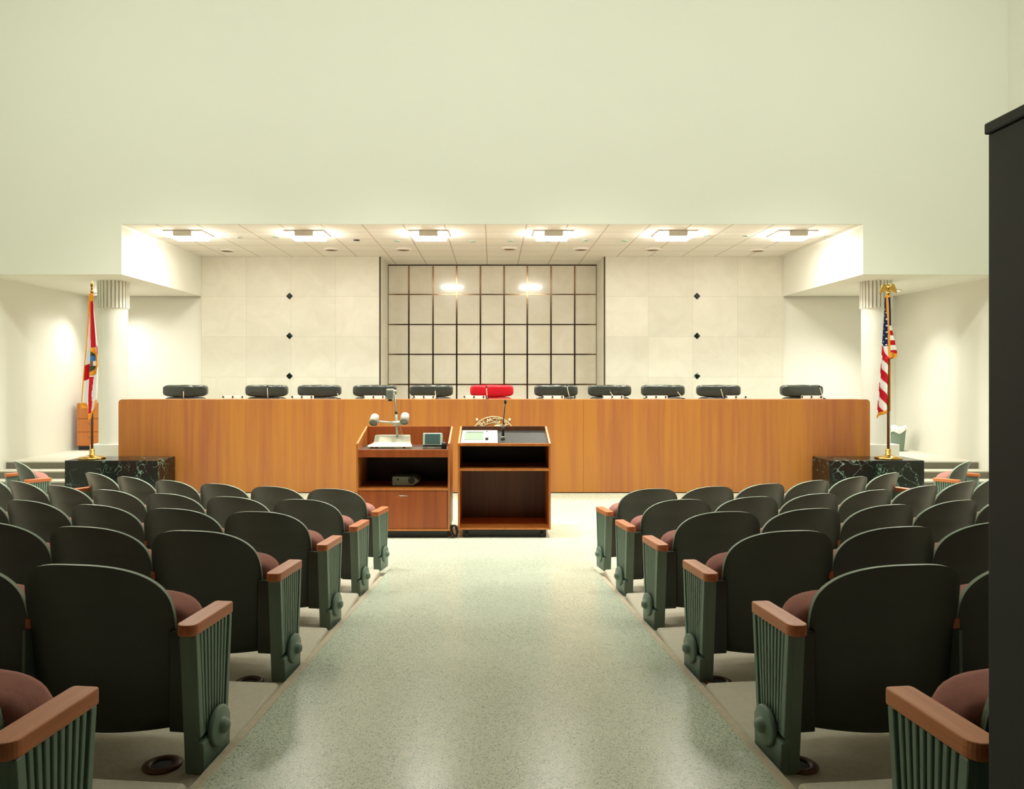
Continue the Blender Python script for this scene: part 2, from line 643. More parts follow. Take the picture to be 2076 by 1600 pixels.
b.box(-2.12, 2.12, YB + 0.3, YA + 0.1, ZC, ZC + 0.12)
struct(b.build('ceiling_recess', M['tiles']), 'white acoustic tile ceiling of the recess')

# rear wall: white at the sides, stone in the middle, alcove with metal strips
for s, side in ((-1, 'left'), (1, 'right')):
    x = sorted((s * XN, s * XS))
    b = MB().box(x[0], x[1], YB + 0.05, YB + 0.25, DAIS - 0.1, ZS + 0.02)
    struct(b.build('wall_rear_' + side, M['wall']))
    x = sorted((s * 2.12, s * XN))
    b = MB().box(x[0], x[1], YB, YB + 0.25, DAIS - 0.1, ZC + 0.02)
    w = struct(b.build('wall_stone_' + side, M['stone']), 'pale stone slab wall %s of the alcove' % side)
    for py in (600.5, 681, 762.5):
        p = at(587 if s < 0 else 1413, py, YB)
        d = 0.066
        q = MB().prism([(p.x - d, p.z), (p.x, p.z - d), (p.x + d, p.z), (p.x, p.z + d)], 'Y', YB - 0.012, YB + 0.01)
        di = q.build('diamond_inlay', M['marble'], w, bevel=0.008)
        di['label'] = 'dark marble diamond set in the stone'
    x = sorted((s * 2.10, s * 2.125))
    b = MB().box(x[0], x[1], YB - 0.006, YB + 0.02, DAIS, ZC)
    b.build('joint_strip', M['gap'], w)
    x = sorted((s * 2.10, s * 2.3))
    b = MB().box(x[0], x[1], YB + 0.02, YA + 0.1, DAIS - 0.1, ZC + 0.02)
    struct(b.build('wall_alcove_' + side, M['stone']))
b = MB().box(-2.1, 2.1, YA, YA + 0.2, DAIS - 0.1, ZC + 0.02)
al = struct(b.build('wall_alcove', M['stone_polished']), 'polished cream stone wall of the central alcove')
b = MB()
for px in (829, 878, 926, 974, 1022, 1069, 1117, 1165):
    x = at(px, 700, YA).x
    b.box(x - 0.014, x + 0.014, YA - 0.012, YA + 0.01, DAIS, ZC - 0.02)
for py in (597, 658, 718.5, 779.5):
    z = at(1000, py, YA).z
    b.box(-2.09, 2.09, YA - 0.010, YA + 0.01, z - 0.011, z + 0.011)
st = b.build('metal_strip_grid', M['brass_strip'], al)
st['label'] = 'thin bronze metal strips dividing the slabs'
b = MB().box(-2.1, 2.1, YA - 0.008, YA + 0.01, ZC - 0.025, ZC)
for s in (-1, 1):
    x = sorted((s * 2.09, s * 2.1))
    b.box(x[0], x[1], YA - 0.01, YA + 0.01, DAIS, ZC)
b.build('edge_strip', M['gap'], al)

# columns
for s, side, pc in ((-1, 'left', 230), (1, 'right', 1775.5)):
    yc = 12.2
    xc = (pc - CX) * yc / F
    root = bpy.data.objects.new('column_' + side, None)
    C.objects.link(root)
    root.location = (xc, yc, DAIS)
    struct(root, 'round white column %s of the desk' % side)
    h = ZS - DAIS
    MB().lathe([(0.213, 0.25), (0.213, h - 0.4)], n=48).build('shaft', M['wall'], root)
    b = MB()
    n, pts = 26, []
    for i in range(n):
        for t, r in ((0.0, 0.236), (0.62, 0.236), (0.68, 0.205), (0.94, 0.205)):
            a = 2 * PI * (i + t) / n
            pts.append((r * math.cos(a), r * math.sin(a)))
    b.prism(pts, 'Z', h - 0.43, h + 0.002)
    b.build('fluted_capital', M['wall'], root)
    MB().box(-0.25, 0.25, -0.25, 0.25, 0.0, 0.27).build('plinth', M['wall'], root, bevel=0.01)

# ------------------------------------------------------------------ ceiling fittings
GL = 'wall wash ceiling lights in the recess'
ordn = ['first', 'second', 'third', 'fourth', 'fifth', 'sixth', 'seventh', 'eighth', 'ninth', 'tenth', 'eleventh', 'twelfth', 'thirteenth', 'fourteenth', 'fifteenth', 'sixteenth', 'seventeenth', 'eighteenth']


def ceiling_light():
    t = thing('ceiling_light', '', 'light', (0, 0, 0), 0, GL)
    MB().box(-0.245, 0.245, 0.07, 0.47, -0.085, -0.045).build('lens', M['lamp'], t)
    b = MB().box(-0.3, 0.3, -0.02, 0.04, -0.02, 0.01)
    for x in (-0.3, 0.25):
        b.box(x, x + 0.05, 0.04, 0.5, -0.02, 0.01)
    b.box(-0.3, 0.3, 0.48, 0.53, -0.02, 0.01)
    b.build('frame', M['fixture'], t)
    MB().box(-0.145, 0.145, -0.03, 0.06, -0.085, -0.012).build('housing', M['fixture'], t, bevel=0.006)
    return t


L0 = None
for i, px in enumerate((368, 615, 868, 1123, 1376, 1621)):
    p = ((px - CX) * 11.72 / F, 11.76, ZC)
    lab = 'bright square ceiling light with hanging housing, %s from the left' % ordn[i]
    if L0 is None:
        L0 = ceiling_light()
        L0.location = p
        L0['label'] = lab
    else:
        dup(L0, p, 0, lab)

GS = 'small greenish ceiling spots in a row'
s0 = None
for i, (px, py) in enumerate(((341, 482), (407, 482), (485, 481), (561, 480), (645, 482), (723, 486.5), (805, 488), (883, 488), (959, 489), (1036, 488), (1112, 489), (1187, 487), (1266, 488), (1352, 480), (1432, 478), (1511, 478), (1590, 480), (1666, 479))):
    Y = (ZC - EYE) * F / (CY - py)
    p = ((px - CX) * Y / F, Y, ZC)
    dark = px == 723
    lab = 'unlit black ceiling spot among the small green spots' if dark else 'small flat ceiling spot with pale green glass, %s from the left' % ordn[i]
    if s0 is None or dark:
        t = thing('ceiling_spot', lab, 'light', p, 0, GS)
        MB().lathe([(0.052, 0.004), (0.052, -0.012), (0.036, -0.012), (0.036, 0.004)], n=20).build('rim', M['black'] if dark else M['silver'], t)
        MB().cyl((0, 0, 0.0), (0, 0, -0.008), 0.037, n=20).build('glass', M['black'] if dark else M['green_glass'], t)
        s0 = s0 or t
    else:
        dup(s0, p, 0, lab)
GR = 'round recessed ceiling downlights near the rear wall'
r0_ = None
for i, (px, py) in enumerate(((460, 507), (672, 505), (818, 505), (1033, 503.5), (1178, 504.5), (1323, 505), (1536, 507))):
    Y = (ZC - EYE) * F / (CY - py)
    p = ((px - CX) * Y / F, Y, ZC)
    lab = 'round white ceiling downlight with dark slot, %s from the left' % ordn[i]
    if r0_ is None:
        r0_ = thing('ceiling_downlight', lab, 'light', p, 0, GR)
        MB().lathe([(0.15, 0.002), (0.15, -0.012), (0.12, -0.03), (0.105, -0.02), (0.1, 0.01)], n=36).build('ring', M['fixture'], r0_)
        MB().lathe([(0.106, -0.018), (0.09, -0.002), (0.0, -0.002)], n=36).build('baffle', M['baffle'], r0_)
    else:
        dup(r0_, p, 0, lab)
for s, side, px, py in ((-1, 'left', 194, 596), (1, 'right', 1819, 588)):
    Y = (ZS - EYE) * F / (CY - py)
    p = ((px - CX) * Y / F, Y, ZS)
    t = thing('soffit_spotlight', 'small round spotlight in the soffit behind the %s flag' % side, 'light', p)
    MB().lathe([(0.075, 0.002), (0.075, -0.015), (0.055, -0.02), (0.05, 0.0)], n=24).build('ring', M['fixture'], t)
    MB().cyl((0, 0, 0), (0, 0, -0.01), 0.052, n=24).build('lens', M['spotlens'], t)

# ------------------------------------------------------------------ the long desk
YD = 11.0
x0, x1 = at(240, 0, YD).x, at(1764, 0, YD).x
ZD = EYE - (810 - CY) * YD / F
desk = thing('council_desk', 'very long orange-brown wooden desk front across the room', 'desk', (0, YD, 0))
cuts = [x0, -1.312, 1.312, x1]
for i in range(3):
    a, c = cuts[i] + (0.0012 if i else 0), cuts[i + 1] - (0.0012 if i < 2 else 0)
    poly = [(a, 0.012), (c, 0.012), (c, ZD), (a, ZD)]
    r = 0.05
    if i == 0:
        poly = [(a, 0.012), (c, 0.012), (c, ZD)] + [(a + r - r * math.sin(t), ZD - r + r * math.cos(t)) for t in [PI / 2 * k / 6 for k in range(7)]]
    if i == 2:
        poly = [(a, 0.012), (c, 0.012)] + [(c - r + r * math.cos(t), ZD - r + r * math.sin(t)) for t in [PI / 2 * k / 6 for k in range(7)]] + [(a, ZD)]
    MB().prism(poly, 'Y', 0.0, 0.05).build('front_panel', M['desk'], desk, bevel=0.002)
MB().box(x0 + 0.02, x1 - 0.02, 0.03, 0.06, 0.0, 0.032).build('toe_board', M['gap'], desk)
MB().box(x0 + 0.02, x1 - 0.02, 0.05, 0.85, 1.06, 1.10).build('worktop', M['desk'], desk, bevel=0.005)
MB().box(x0 + 0.06, x1 - 0.06, 0.05, 0.33, ZD - 0.03, ZD - 0.002).build('ledge', M['desk'], desk, bevel=0.004)
for a in (x0 + 0.02, x1 - 0.06):
    MB().box(a, a + 0.04, 0.05, 0.85, DAIS, 1.06).build('end_panel', M['desk'], desk)
    MB().box(a + (0.04 if a < 0 else -0.04), a + (0.08 if a < 0 else 0.0), 0.05, 0.33, 1.10, ZD - 0.03).build('ledge_support', M['desk'], desk)

# round seal on the front of the desk
sz = EYE - (889 - CY) * YD / F


def ring(r0, r1, d0, d1, n=64):
    b = MB()
    vs = []
    for k in range(n):
        a = 2 * PI * k / n
        for r, d in ((r0, d0), (r1, d0), (r1, d1), (r0, d1)):
            vs.append((r * math.cos(a), d, r * math.sin(a)))
    fs = []
    for k in range(n):
        q = (k + 1) % n
        for j in range(4):
            fs.append((4 * k + j, 4 * k + (j + 1) % 4, 4 * q + (j + 1) % 4, 4 * q + j))
    return b.add(vs, fs)


sl = ring(0.308, 0.322, -0.012, 0.0).build('seal', M['gold_relief'], desk)
sl.location = (0.014, 0, sz)
sl['label'] = 'round pale metal seal with letters on the desk front'
ring(0.222, 0.230, -0.010, 0.0).build('inner_ring', M['gold_relief'], sl)
for a in (49, 131, 229, 311):
    a = math.radians(a)
    MB().blob((0.358 * math.cos(a), -0.006, 0.358 * math.sin(a)), (0.021, 0.012, 0.021), e=1.0, nu=14, nv=8).build('stud', M['gold_relief'], sl)
bm = bmesh.new()
dg = None
for ch, deg in (('T', 43), ('H', 34), ('A', 16), ('N', 5), ('O', -6), ('G', -16), ('T', -33), ('Y', -43)):
    cu = bpy.data.curves.new('glyph', 'FONT')
    cu.body = ch
    cu.size = 0.088
    cu.align_x = 'CENTER'
    cu.extrude = 0.004
    cu.offset = 0.0015
    tmp = bpy.data.objects.new('glyph', cu)
    C.objects.link(tmp)
    bpy.context.view_layer.update()
    me = bpy.data.meshes.new_from_object(tmp.evaluated_get(bpy.context.evaluated_depsgraph_get()))
    a = math.radians(90 + deg)
    me.transform(Matrix.Translation((0.238 * math.cos(a), -0.006, 0.238 * math.sin(a))) @ Matrix.Rotation(-math.radians(deg), 4, 'Y') @ Matrix.Rotation(PI / 2, 4, 'X'))
    bm.from_mesh(me)
    bpy.data.objects.remove(tmp)
    bpy.data.curves.remove(cu)
    bpy.data.meshes.remove(me)
me = bpy.data.meshes.new('lettering')
bm.to_mesh(me)
bm.free()
me.materials.append(M['gold_relief'])
lo = bpy.data.objects.new('lettering', me)
C.objects.link(lo)
lo.parent = sl
b = MB()
for (x, z, r) in ((0.06, 0.165, 0.05), (0.11, 0.15, 0.045), (0.0, 0.10, 0.07), (-0.06, 0.02, 0.08), (0.07, 0.03, 0.08), (0.0, -0.08, 0.1)):
    b.blob((x, -0.003, z), (r, 0.01, r * 0.7), e=0.9, nu=16, nv=8)
b.build('relief', M['gold_relief'], sl)

# ------------------------------------------------------------------ big chairs behind the desk
def big_chair(mat, label, group):
    t = thing('executive_chair', label, 'chair', (0, 0, 0), 0, group)
    b = MB()

    def roll(p):
        x = p.x / 0.35
        k = 1 + 0.04 * math.cos(x * 7) * (1 - x * x) - 0.07 * math.exp(-((x + 0.28) / 0.05) ** 2) - 0.07 * math.exp(-((x - 0.38) / 0.05) ** 2)
        return Vector((p.x, p.y * k + 0.02 * x * x, p.z * k + 0.008 * x * x))
    b.blob((0, -0.02, 1.10), (0.352, 0.075, 0.098), e=0.45, nu=110, nv=20, warp=roll)
    b.build('headrest', mat, t)
    b = MB()
    for k in range(3):
        b.blob((0, 0.0 + 0.012 * k, 0.90 - 0.20 * k), (0.33 - 0.008 * k, 0.07, 0.108), e=0.4, nu=36, nv=14)
    b.build('backrest', mat, t)
    MB().blob((0, -0.24, 0.42), (0.31, 0.27, 0.075), e=0.35).build('seat', mat, t)
    for s in (-1, 1):
        MB().tube([(s * 0.33, -0.02, 0.44), (s * 0.36, -0.03, 0.60), (s * 0.36, -0.10, 0.64), (s * 0.36, -0.36, 0.64), (s * 0.35, -0.40, 0.58), (s * 0.32, -0.38, 0.42)], 0.028).build('armrest', mat, t)
    MB().lathe([(0.028, 0.08), (0.028, 0.33), (0.05, 0.34), (0.05, 0.37)], (0, -0.22, 0)).build('gas_column', M['steel'], t)
    b = MB()
    for k in range(5):
        a = 2 * PI * k / 5 + 0.3
        e = (0.31 * math.cos(a), -0.22 + 0.31 * math.sin(a), 0.06)
        b.tube([(0, -0.22, 0.10), e], [0.03, 0.018])
    b.build('star_base', M['black'], t)
    for k in range(5):
        a = 2 * PI * k / 5 + 0.3
        e = Vector((0.31 * math.cos(a), -0.22 + 0.31 * math.sin(a), 0.028))
        MB().cyl(e + Vector((-0.02, 0, 0)), e + Vector((0.02, 0, 0)), 0.027, n=14).build('caster', M['black'], t)
    return t


YCH = 12.35
chairs = ((331, 422, 780, 4, 'far left end'), (494, 588, 783, -6, ''), (602, 694, 780, 0, ''), (716, 804, 778, 3, ''), (829, 920, 780, 0, ''), (952, 1042, 780, 0, ''), (1084, 1170, 781, -3, ''), (1190, 1281, 781, 2, ''), (1298, 1389, 782, 0, ''), (1409, 1503, 783, -3, ''), (1577, 1672, 779, 5, ''))
GB = 'black leather chairs along the desk'
k0 = None
nb = 0
for i, (a, c, y, rz, _) in enumerate(chairs):
    Y = YCH
    zt = EYE - (y - CY) * Y / F
    p = (((a + c) / 2 - CX) * Y / F, Y, DAIS + (zt - (DAIS + 1.198)))
    p = (p[0], p[1], DAIS)
    if i == 5:
        t = big_chair(M['leather_red'], 'red leather chair behind the desk, the only red one', None)
        t.location = p
        continue
    nb += 1
    if i == 0:
        lab = 'black padded leather chair at the far left end of the desk'
    elif i == 10:
        lab = 'black padded leather chair at the far right end of the desk'
    elif i == 4:
        lab = 'black padded leather chair just left of the red chair'
    elif i == 6:
        lab = 'black padded leather chair just right of the red chair'
    elif i < 5:
        lab = 'black padded leather chair behind the desk, %s left of the red chair' % ordn[4 - i]
    else:
        lab = 'black padded leather chair behind the desk, %s right of the red chair' % ordn[i - 6]
    if k0 is None:
        k0 = big_chair(M['leather'], lab, GB)
        k0.location = p
        k0.rotation_euler.z = math.radians(rz)
    else:
        dup(k0, p, math.radians(rz), lab)

# name plates with three knobs, gooseneck microphones on the ledge
GN = 'name plate holders on the desk ledge'
n0 = None
where = ['between the two leftmost chairs', 'at the third chair from the left', 'behind the document camera', 'left of the red chair', 'below the red chair', 'right of the red chair', 'at the fourth chair from the right', 'at the third chair from the right', 'beside the second chair from the right', 'below the rightmost chair']
for i, px in enumerate((472, 612, 757, 859, 961, 1120, 1241, 1330, 1492, 1645)):
    p = ((px - CX) * 11.2 / F, 11.2, ZD - 0.002)
    lab = 'low white name plate on the desk top ' + where[i]
    if n0 is None:
        n0 = thing('name_plate', lab, 'name plate', p, 0, GN)
        MB().box(-0.142, 0.17, 0.0, 0.03, 0.0, 0.05).build('strip', M['plate'], n0, bevel=0.004)
        for dx in (-0.14, 0.0, 0.14):
            MB().blob((dx, -0.006, 0.034), (0.013, 0.012, 0.015), e=0.9, nu=12, nv=8).build('knob', M['black'], n0)
    else:
        dup(n0, p, 0, lab)
GM = 'gooseneck microphones on the desk'
for i, (bx, tx, ty, wh) in enumerate(((372, 372, 792, 'at the leftmost chair'), (543, 542, 784, 'at the second chair from the left'), (687, 684, 796, 'at the third chair from the left'), (884, 882, 791, 'at the chair left of the red one'), (988, 986, 785, 'in front of the red chair'), (1155, 1149, 781, 'at the chair right of the red one'), (1246, 1236, 793, 'at the fourth chair from the right'), (1385, 1372, 793, 'at the third chair from the right'), (1467, 1461, 787, 'at the second chair from the right'), (1670, 1661, 784, 'at the rightmost chair'))):
    Yb, Yt = 11.27, 11.34
    pb = Vector(((bx - CX) * Yb / F, Yb, ZD - 0.002))
    pt = at(tx, ty, Yt)
    t = thing('gooseneck_microphone', 'thin pale gooseneck microphone ' + wh, 'microphone', pb, 0, GM)
    d = pt - pb
    MB().lathe([(0.0, 0.0), (0.03, 0.0), (0.03, 0.01), (0.012, 0.016), (0.0, 0.016)], n=18).build('foot', M['black'], t)
    MB().tube([(0, 0, 0.01), d * 0.35 + Vector((0, 0, 0.004)), d * 0.7, d], 0.0052, n=8).build('stem', M['beige'], t)
    MB().blob(d, (0.013, 0.013, 0.022), e=0.9, nu=12, nv=8).build('tip', M['black'], t)

# ------------------------------------------------------------------ marble plinths and flags
for s, side, a, c, top in ((-1, 'left', 131, 320, 934), (1, 'right', 1682, 1874, 934)):
    Y = 10.42
    zt = EYE - (top - CY) * Y / F
    b = MB().box(at(a, 0, Y).x, at(c, 0, Y).x, Y, 10.985, 0.0, zt)
    tag(b.build('marble_plinth', M['marble'], bevel=0.006), 'black veined marble block under the %s flag' % side, 'plinth')
ZP = EYE - (934 - CY) * 10.42 / F


def inside(poly, x, y):
    r = False
    n = len(poly)
    for i in range(n):
        (xa, ya), (xb, yb) = poly[i], poly[(i + 1) % n]
        if (ya > y) != (yb > y) and x < (xb - xa) * (y - ya) / (yb - ya) + xa:
            r = not r
    return r


def lerp(tab, t):
    for (a, va), (c, vc) in zip(tab, tab[1:]):
        if t <= c:
            return va + (vc - va) * (t - a) / (c - a)
    return tab[-1][1]


def flag(side, pole_px, base_y, top_y, left, right, bottom, ripple, classify, mats, label, finial):
    """left / right: outline of the hanging cloth (y, x) in pixels of the flag's own plane; bottom(x): lower hem"""
    Y = 10.66
    root = thing('flag', label, 'flag', ((pole_px - CX) * Y / F, Y, ZP))
    o = Vector(root.location)
    MB().lathe([(0.0, 0.0), (0.175, 0.0), (0.18, 0.012), (0.165, 0.026), (0.09, 0.04), (0.045, 0.055), (0.034, 0.065), (0.034, 0.13), (0.024, 0.14), (0.0, 0.14)], n=40).build('base', M['brass'], root)
    zt = EYE - (top_y - CY) * Y / F - ZP
    MB().cyl((0, 0, 0.1), (0, 0, zt), 0.018, n=16).build('pole', M['pole'], root)
    finial(root, zt)
    NU, NV = 64, 190
    y_top = left[0][0]
    P, K = {}, {}
    for j in range(NV + 1):
        for i in range(NU + 1):
            u = i / NU
            y = y_top
            # hem height depends on u: spread rows from the top to the hem
            yb = bottom(u)
            y = y_top + (yb - y_top) * j / NV
            x = lerp(left, y) + (lerp(right, y) - lerp(left, y)) * u
            dpt = ripple(u, (y - y_top) / 250.0)
            q = at(x, y, Y)
            P[i, j] = (Vector((q.x, Y + dpt, q.z)) - o, x, y, u)
    groups = {}
    for j in range(NV):
        for i in range(NU):
            x = (P[i, j][1] + P[i + 1, j + 1][1]) / 2
            y = (P[i, j][2] + P[i + 1, j + 1][2]) / 2
            part, mi = classify(x, y, P[i, j][3], y_top + (bottom(P[i, j][3]) - y_top))
            if part:
                groups.setdefault(part, []).append((i, j, mi))
    cloth = None
    for part in ('cloth', 'fringe', 'emblem'):
        if part not in groups:
            continue
        b = MB()
        idx = {}
        for i, j, mi in groups[part]:
            f = []
            for k in ((i, j), (i, j + 1), (i + 1, j + 1), (i + 1, j)):
                if k not in idx:
                    idx[k] = len(b.v)
                    b.v.append(tuple(P[k][0]))
                f.append(idx[k])
            b.f.append(tuple(f))
            b.sm.append(True)
            b.mi.append(mi)
        ob = b.build(part, mats, root if part == 'cloth' else cloth)
        sol = ob.modifiers.new('thick', 'SOLIDIFY')
        sol.thickness = 0.004 if part == 'cloth' else 0.007
        sol.offset = 0
        if part == 'cloth':
            cloth = ob
    return root


def spear(root, zt):
    MB().lathe([(0.0, -0.02), (0.02, -0.02), (0.024, 0.0), (0.012, 0.015), (0.02, 0.03), (0.012, 0.045), (0.024, 0.075), (0.015, 0.11), (0.0, 0.15)], (0, 0, zt), n=20).build('spear_finial', M['brass'], root)


def eagle(root, zt):
    b = MB().lathe([(0.0, -0.03), (0.02, -0.03), (0.022, 0.0), (0.03, 0.025), (0.012, 0.05), (0.0, 0.05)], (0, 0, zt), n=18)
    b.blob((0, 0, zt + 0.085), (0.026, 0.03, 0.045), e=0.9, nu=16, nv=10)
    b.blob((0.006, -0.01, zt + 0.145), (0.014, 0.018, 0.018), e=0.9, nu=12, nv=8)
    b.cyl((0.006, -0.02, zt + 0.145), (0.012, -0.045, zt + 0.135), 0.008, 0.002, n=8)
    wing = [(0.012, 0.04), (0.02, 0.10), (0.04, 0.145), (0.062, 0.158), (0.086, 0.135), (0.106, 0.085), (0.122, 0.018), (0.104, 0.035), (0.095, 0.02), (0.084, 0.05), (0.074, 0.03), (0.062, 0.07), (0.05, 0.045), (0.036, 0.075)]
    for s in (-1, 1):
        b.prism([(s * x, zt + z) for x, z in wing], 'Y', -0.008, 0.012)
    b.prism([(-0.022, zt + 0.005), (0.022, zt + 0.005), (0.012, zt + 0.06), (-0.012, zt + 0.06)], 'Y', 0.0, 0.014)
    b.build('eagle_finial', M['brass'], root)


FM = [M['f_white'], M['f_red'], M['f_blue'], M['f_gold'], M['f_sky'], M['f_green'], M['f_brown']]

# left flag: white with red diagonal bands and a round emblem, gold fringe
fl_left = [(596, 183.5), (640, 181.5), (700, 178.5), (745, 174.5), (790, 171.5), (822, 169), (852, 180)]
fl_right = [(596, 192), (620, 192.5), (650, 196), (700, 201), (750, 203), (800, 201.5), (830, 199), (852, 189)]


def cl_left(x, y, u, yb):
    L, R = lerp(fl_left, y), lerp(fl_right, y)
    if (x - 185) ** 2 / 18.5 ** 2 + (y - 733) ** 2 / 29.5 ** 2 < 1 and x > 184.5:
        d = (x - 184) ** 2 / 12 ** 2 + (y - 733) ** 2 / 22 ** 2
        if d > 1:
            return 'emblem', 3
        if y < 722:
            return 'emblem', 5
        if y < 732:
            return 'emblem', 4
        if y < 742:
            return 'emblem', 6 if x < 191 else 0
        return 'emblem', 5
    if y > yb - 12 - (x - L) * 0.1:
        return 'fringe', 3
    if x < L + 1.4 and y < 815:
        return 'fringe', 3
    if y < 612:
        return 'fringe', 3
    if 183.6 < x < 185 and y < 690:
        return 'fringe', 3
    if inside([(186, 612), (192, 612), (194.5, 650), (195, 705), (185.5, 705)], x, y):
        return 'cloth', 1
    if inside([(174, 742), (184.8, 736), (184.8, 765), (172, 774)], x, y):
        return 'cloth', 1
    if inside([(183.5, 764), (191.5, 764), (188.5, 800), (187.5, 838), (184.3, 838)], x, y):
        return 'cloth', 1
    if inside([(199.5, 698), (203.5, 715), (203.5, 728), (200.5, 722)], x, y):
        return 'cloth', 1
    return 'cloth', 0


def hem_left(u):
    return 828 + 26 * math.exp(-((u - 0.52) / 0.24) ** 2) - 4 * u


flag('left', 186.5, 931, 590, fl_left, fl_right, hem_left, lambda u, v: -0.03 - 0.035 * math.cos(u * 4.2 * PI) * min(1, 0.25 + v), cl_left, FM, 'white and red state flag with round emblem on the left plinth', spear)

# right flag: stars and stripes
fr_left = [(600, 1791.5), (640, 1789), (692, 1785), (745, 1781), (790, 1777), (825, 1774), (848, 1772.5)]
fr_right = [(600, 1803), (660, 1804.5), (690, 1812), (716, 1817), (724, 1816), (728, 1804), (848, 1804)]


def mid_x(y):
    return 1796 + (y - 600) * 0.034


def cl_right(x, y, u, yb):
    m = mid_x(y)
    if y < 604:
        return 'fringe', 3
    if abs(x - m) < 1.6:
        return 'fringe', 3
    if x > m:
        if y > 728:
            return ('fringe', 3) if x < m + 3.2 else (None, 0)
        if y > 717 - (1817 - x) * 0.15:
            return 'fringe', 3
        if y < 660:
            return 'cloth', 2
        return 'cloth', 0 if int((y - 660) // 10) % 2 == 0 else 1
    if y > yb - 7:
        return 'fringe', 3
    s = y - (x - lerp(fr_left, y)) * 1.5
    if s < 697 and y < 702:
        for k in range(6):
            sy = 628 + 13 * k
            for sx, oy in ((1791.5 - 0.05 * (sy - 628), 0), (1795.5, 6.5)):
                if (x - sx) ** 2 + (y - sy - oy) ** 2 < 2.3:
                    return 'cloth', 0
        return 'cloth', 2
    return 'cloth', 1 if ((s - 700) % 37) < 19 else 0


def hem_right(u):
    return 848 - 14 * min(1, u * 1.15)


flag('right', 1801, 931, 598, fr_left, fr_right, hem_right, lambda u, v: -0.03 - 0.035 * math.cos(u * 3.4 * PI) * min(1, 0.25 + v), cl_right, FM, 'striped flag with white stars on blue on the right plinth', eagle)

# ------------------------------------------------------------------ cabinet and bin beyond the columns
Y = 13.8
a, c = at(155, 818, Y), at(206, 913, Y)
pc = thing('drawer_pedestal', 'small wooden drawer unit behind the left flag', 'cabinet', ((a.x + c.x) / 2, Y, DAIS))
w, h = (c.x - a.x) / 2, a.z - DAIS
w = 0.225
pc.location.x = a.x + w
MB().box(-w, w, 0.02, 0.5, 0.07, h).build('body', M['lectern'], pc, bevel=0.004)
MB().box(-w + 0.02, w - 0.02, 0.04, 0.48, 0.0, 0.07).build('toe_base', M['black'], pc)
zz = [0.08, 0.33, 0.57, h - 0.01]
for i in range(3):
    d = MB().box(-w + 0.006, w - 0.006, 0.0, 0.022, zz[i] + 0.004, zz[i + 1] - 0.004).build('drawer', M['edge'], pc, bevel=0.003)
    zc = zz[i + 1] - 0.09
    MB().tube([(-0.05 + 0.05, 0.0, zc), (0.0, -0.022, zc), (0.09, -0.022, zc), (0.09, 0.0, zc)], 0.006, n=8).build('handle', M['steel'], d)

Y = 13.7
p = at(1818, 912, Y)
bn = thing('waste_bin', 'grey-green waste bin with white liner behind the right flag', 'bin', (p.x, Y, DAIS))
MB().lathe([(0.0, 0.0), (0.11, 0.0), (0.115, 0.01), (0.145, 0.36), (0.15, 0.41), (0.138, 0.41), (0.13, 0.36)], n=32).build('body', M['bin'], bn)
b = MB()
vs, fs = [], []
n = 48
for k, (r, z) in enumerate(((0.128, 0.34), (0.142, 0.425), (0.158, 0.435), (0.165, 0.40), (0.168, 0.345))):
    for i in range(n):
        a = 2 * PI * i / n
        wob = 1 + 0.035 * math.sin(7 * a + k) + 0.02 * math.sin(13 * a)
        dz = 0.025 * math.sin(5 * a + 1) + 0.02 * math.cos(a) * (k > 2) if k > 1 else 0
        vs.append((r * wob * math.cos(a), r * wob * math.sin(a), z + dz))
for k in range(4):
    fs += [(k * n + i, k * n + (i + 1) % n, (k + 1) * n + (i + 1) % n, (k + 1) * n + i) for i in range(n)]
b.add(vs, fs, True)
b.build('liner', M['liner'], bn)

# ------------------------------------------------------------------ equipment cart (left) and lectern (right)
YL = 7.95


def X(px, Y=YL):
    return (px - CX) * Y / F


def Z(py, Y=YL):
    return EYE - (py - CY) * Y / F


def side_poly(y0, y1, z0, zf, zb):
    return [(y0, z0), (y1, z0), (y1, zb), (y0, zf)]


cart = thing('equipment_cart', 'reddish wooden cart with drawer carrying the document camera', 'cart', (0, YL, 0))
xa, xb = X(722), X(912)
D = 0.62
zb_, zf_ = Z(864.5, YL + D), Z(899.5)
th = 0.02
for x in (xa, xb - th):
    MB().prism(side_poly(0, D, 0.075, zf_, zb_), 'X', x, x + th).build('side_panel', M['edge'], cart, bevel=0.002)
MB().box(xa + th, xb - th, D - th, D, 0.075, zb_).build('back_panel', M['lectern'], cart)
MB().box(xa + th, xb - th, 0.02, D - th, Z(912) - 0.02, Z(912)).build('deck', M['deck'], cart)
MB().box(xa + th, xb - th, 0.0, 0.02, Z(927.5), Z(912)).build('front_rail', M['lectern'], cart, bevel=0.002)
MB().box(xa + th, xb - th, 0.0, D - th, Z(995), Z(990.5)).build('shelf', M['edge'], cart, bevel=0.002)
MB().box(xa + th, xb - th, D - th - 0.012, D - th, Z(990.5), Z(927.5) + 0.06).build('shade_sheet', M['laminate'], cart)  # black sheet painting in the shade of the open compartment
MB().box(xa + th, xb - th, 0.0, D - th, 0.075, Z(1073)).build('bottom_board', M['edge'], cart, bevel=0.002)
dr = MB().box(xa + th + 0.004, xb - th - 0.004, 0.006, 0.026, Z(1073) + 0.005, Z(995) - 0.005).build('drawer', M['lectern'], cart, bevel=0.002)
hz = Z(1005)
MB().tube([(X(808), 0.006, hz), (X(809), -0.02, hz), (X(826), -0.02, hz), (X(827), 0.006, hz)], 0.005, n=8).build('handle', M['steel'], dr)
MB().box(xa + 0.05, xb - 0.03, 0.05, D - 0.03, 0.0, 0.075).build('plinth', M['black'], cart)

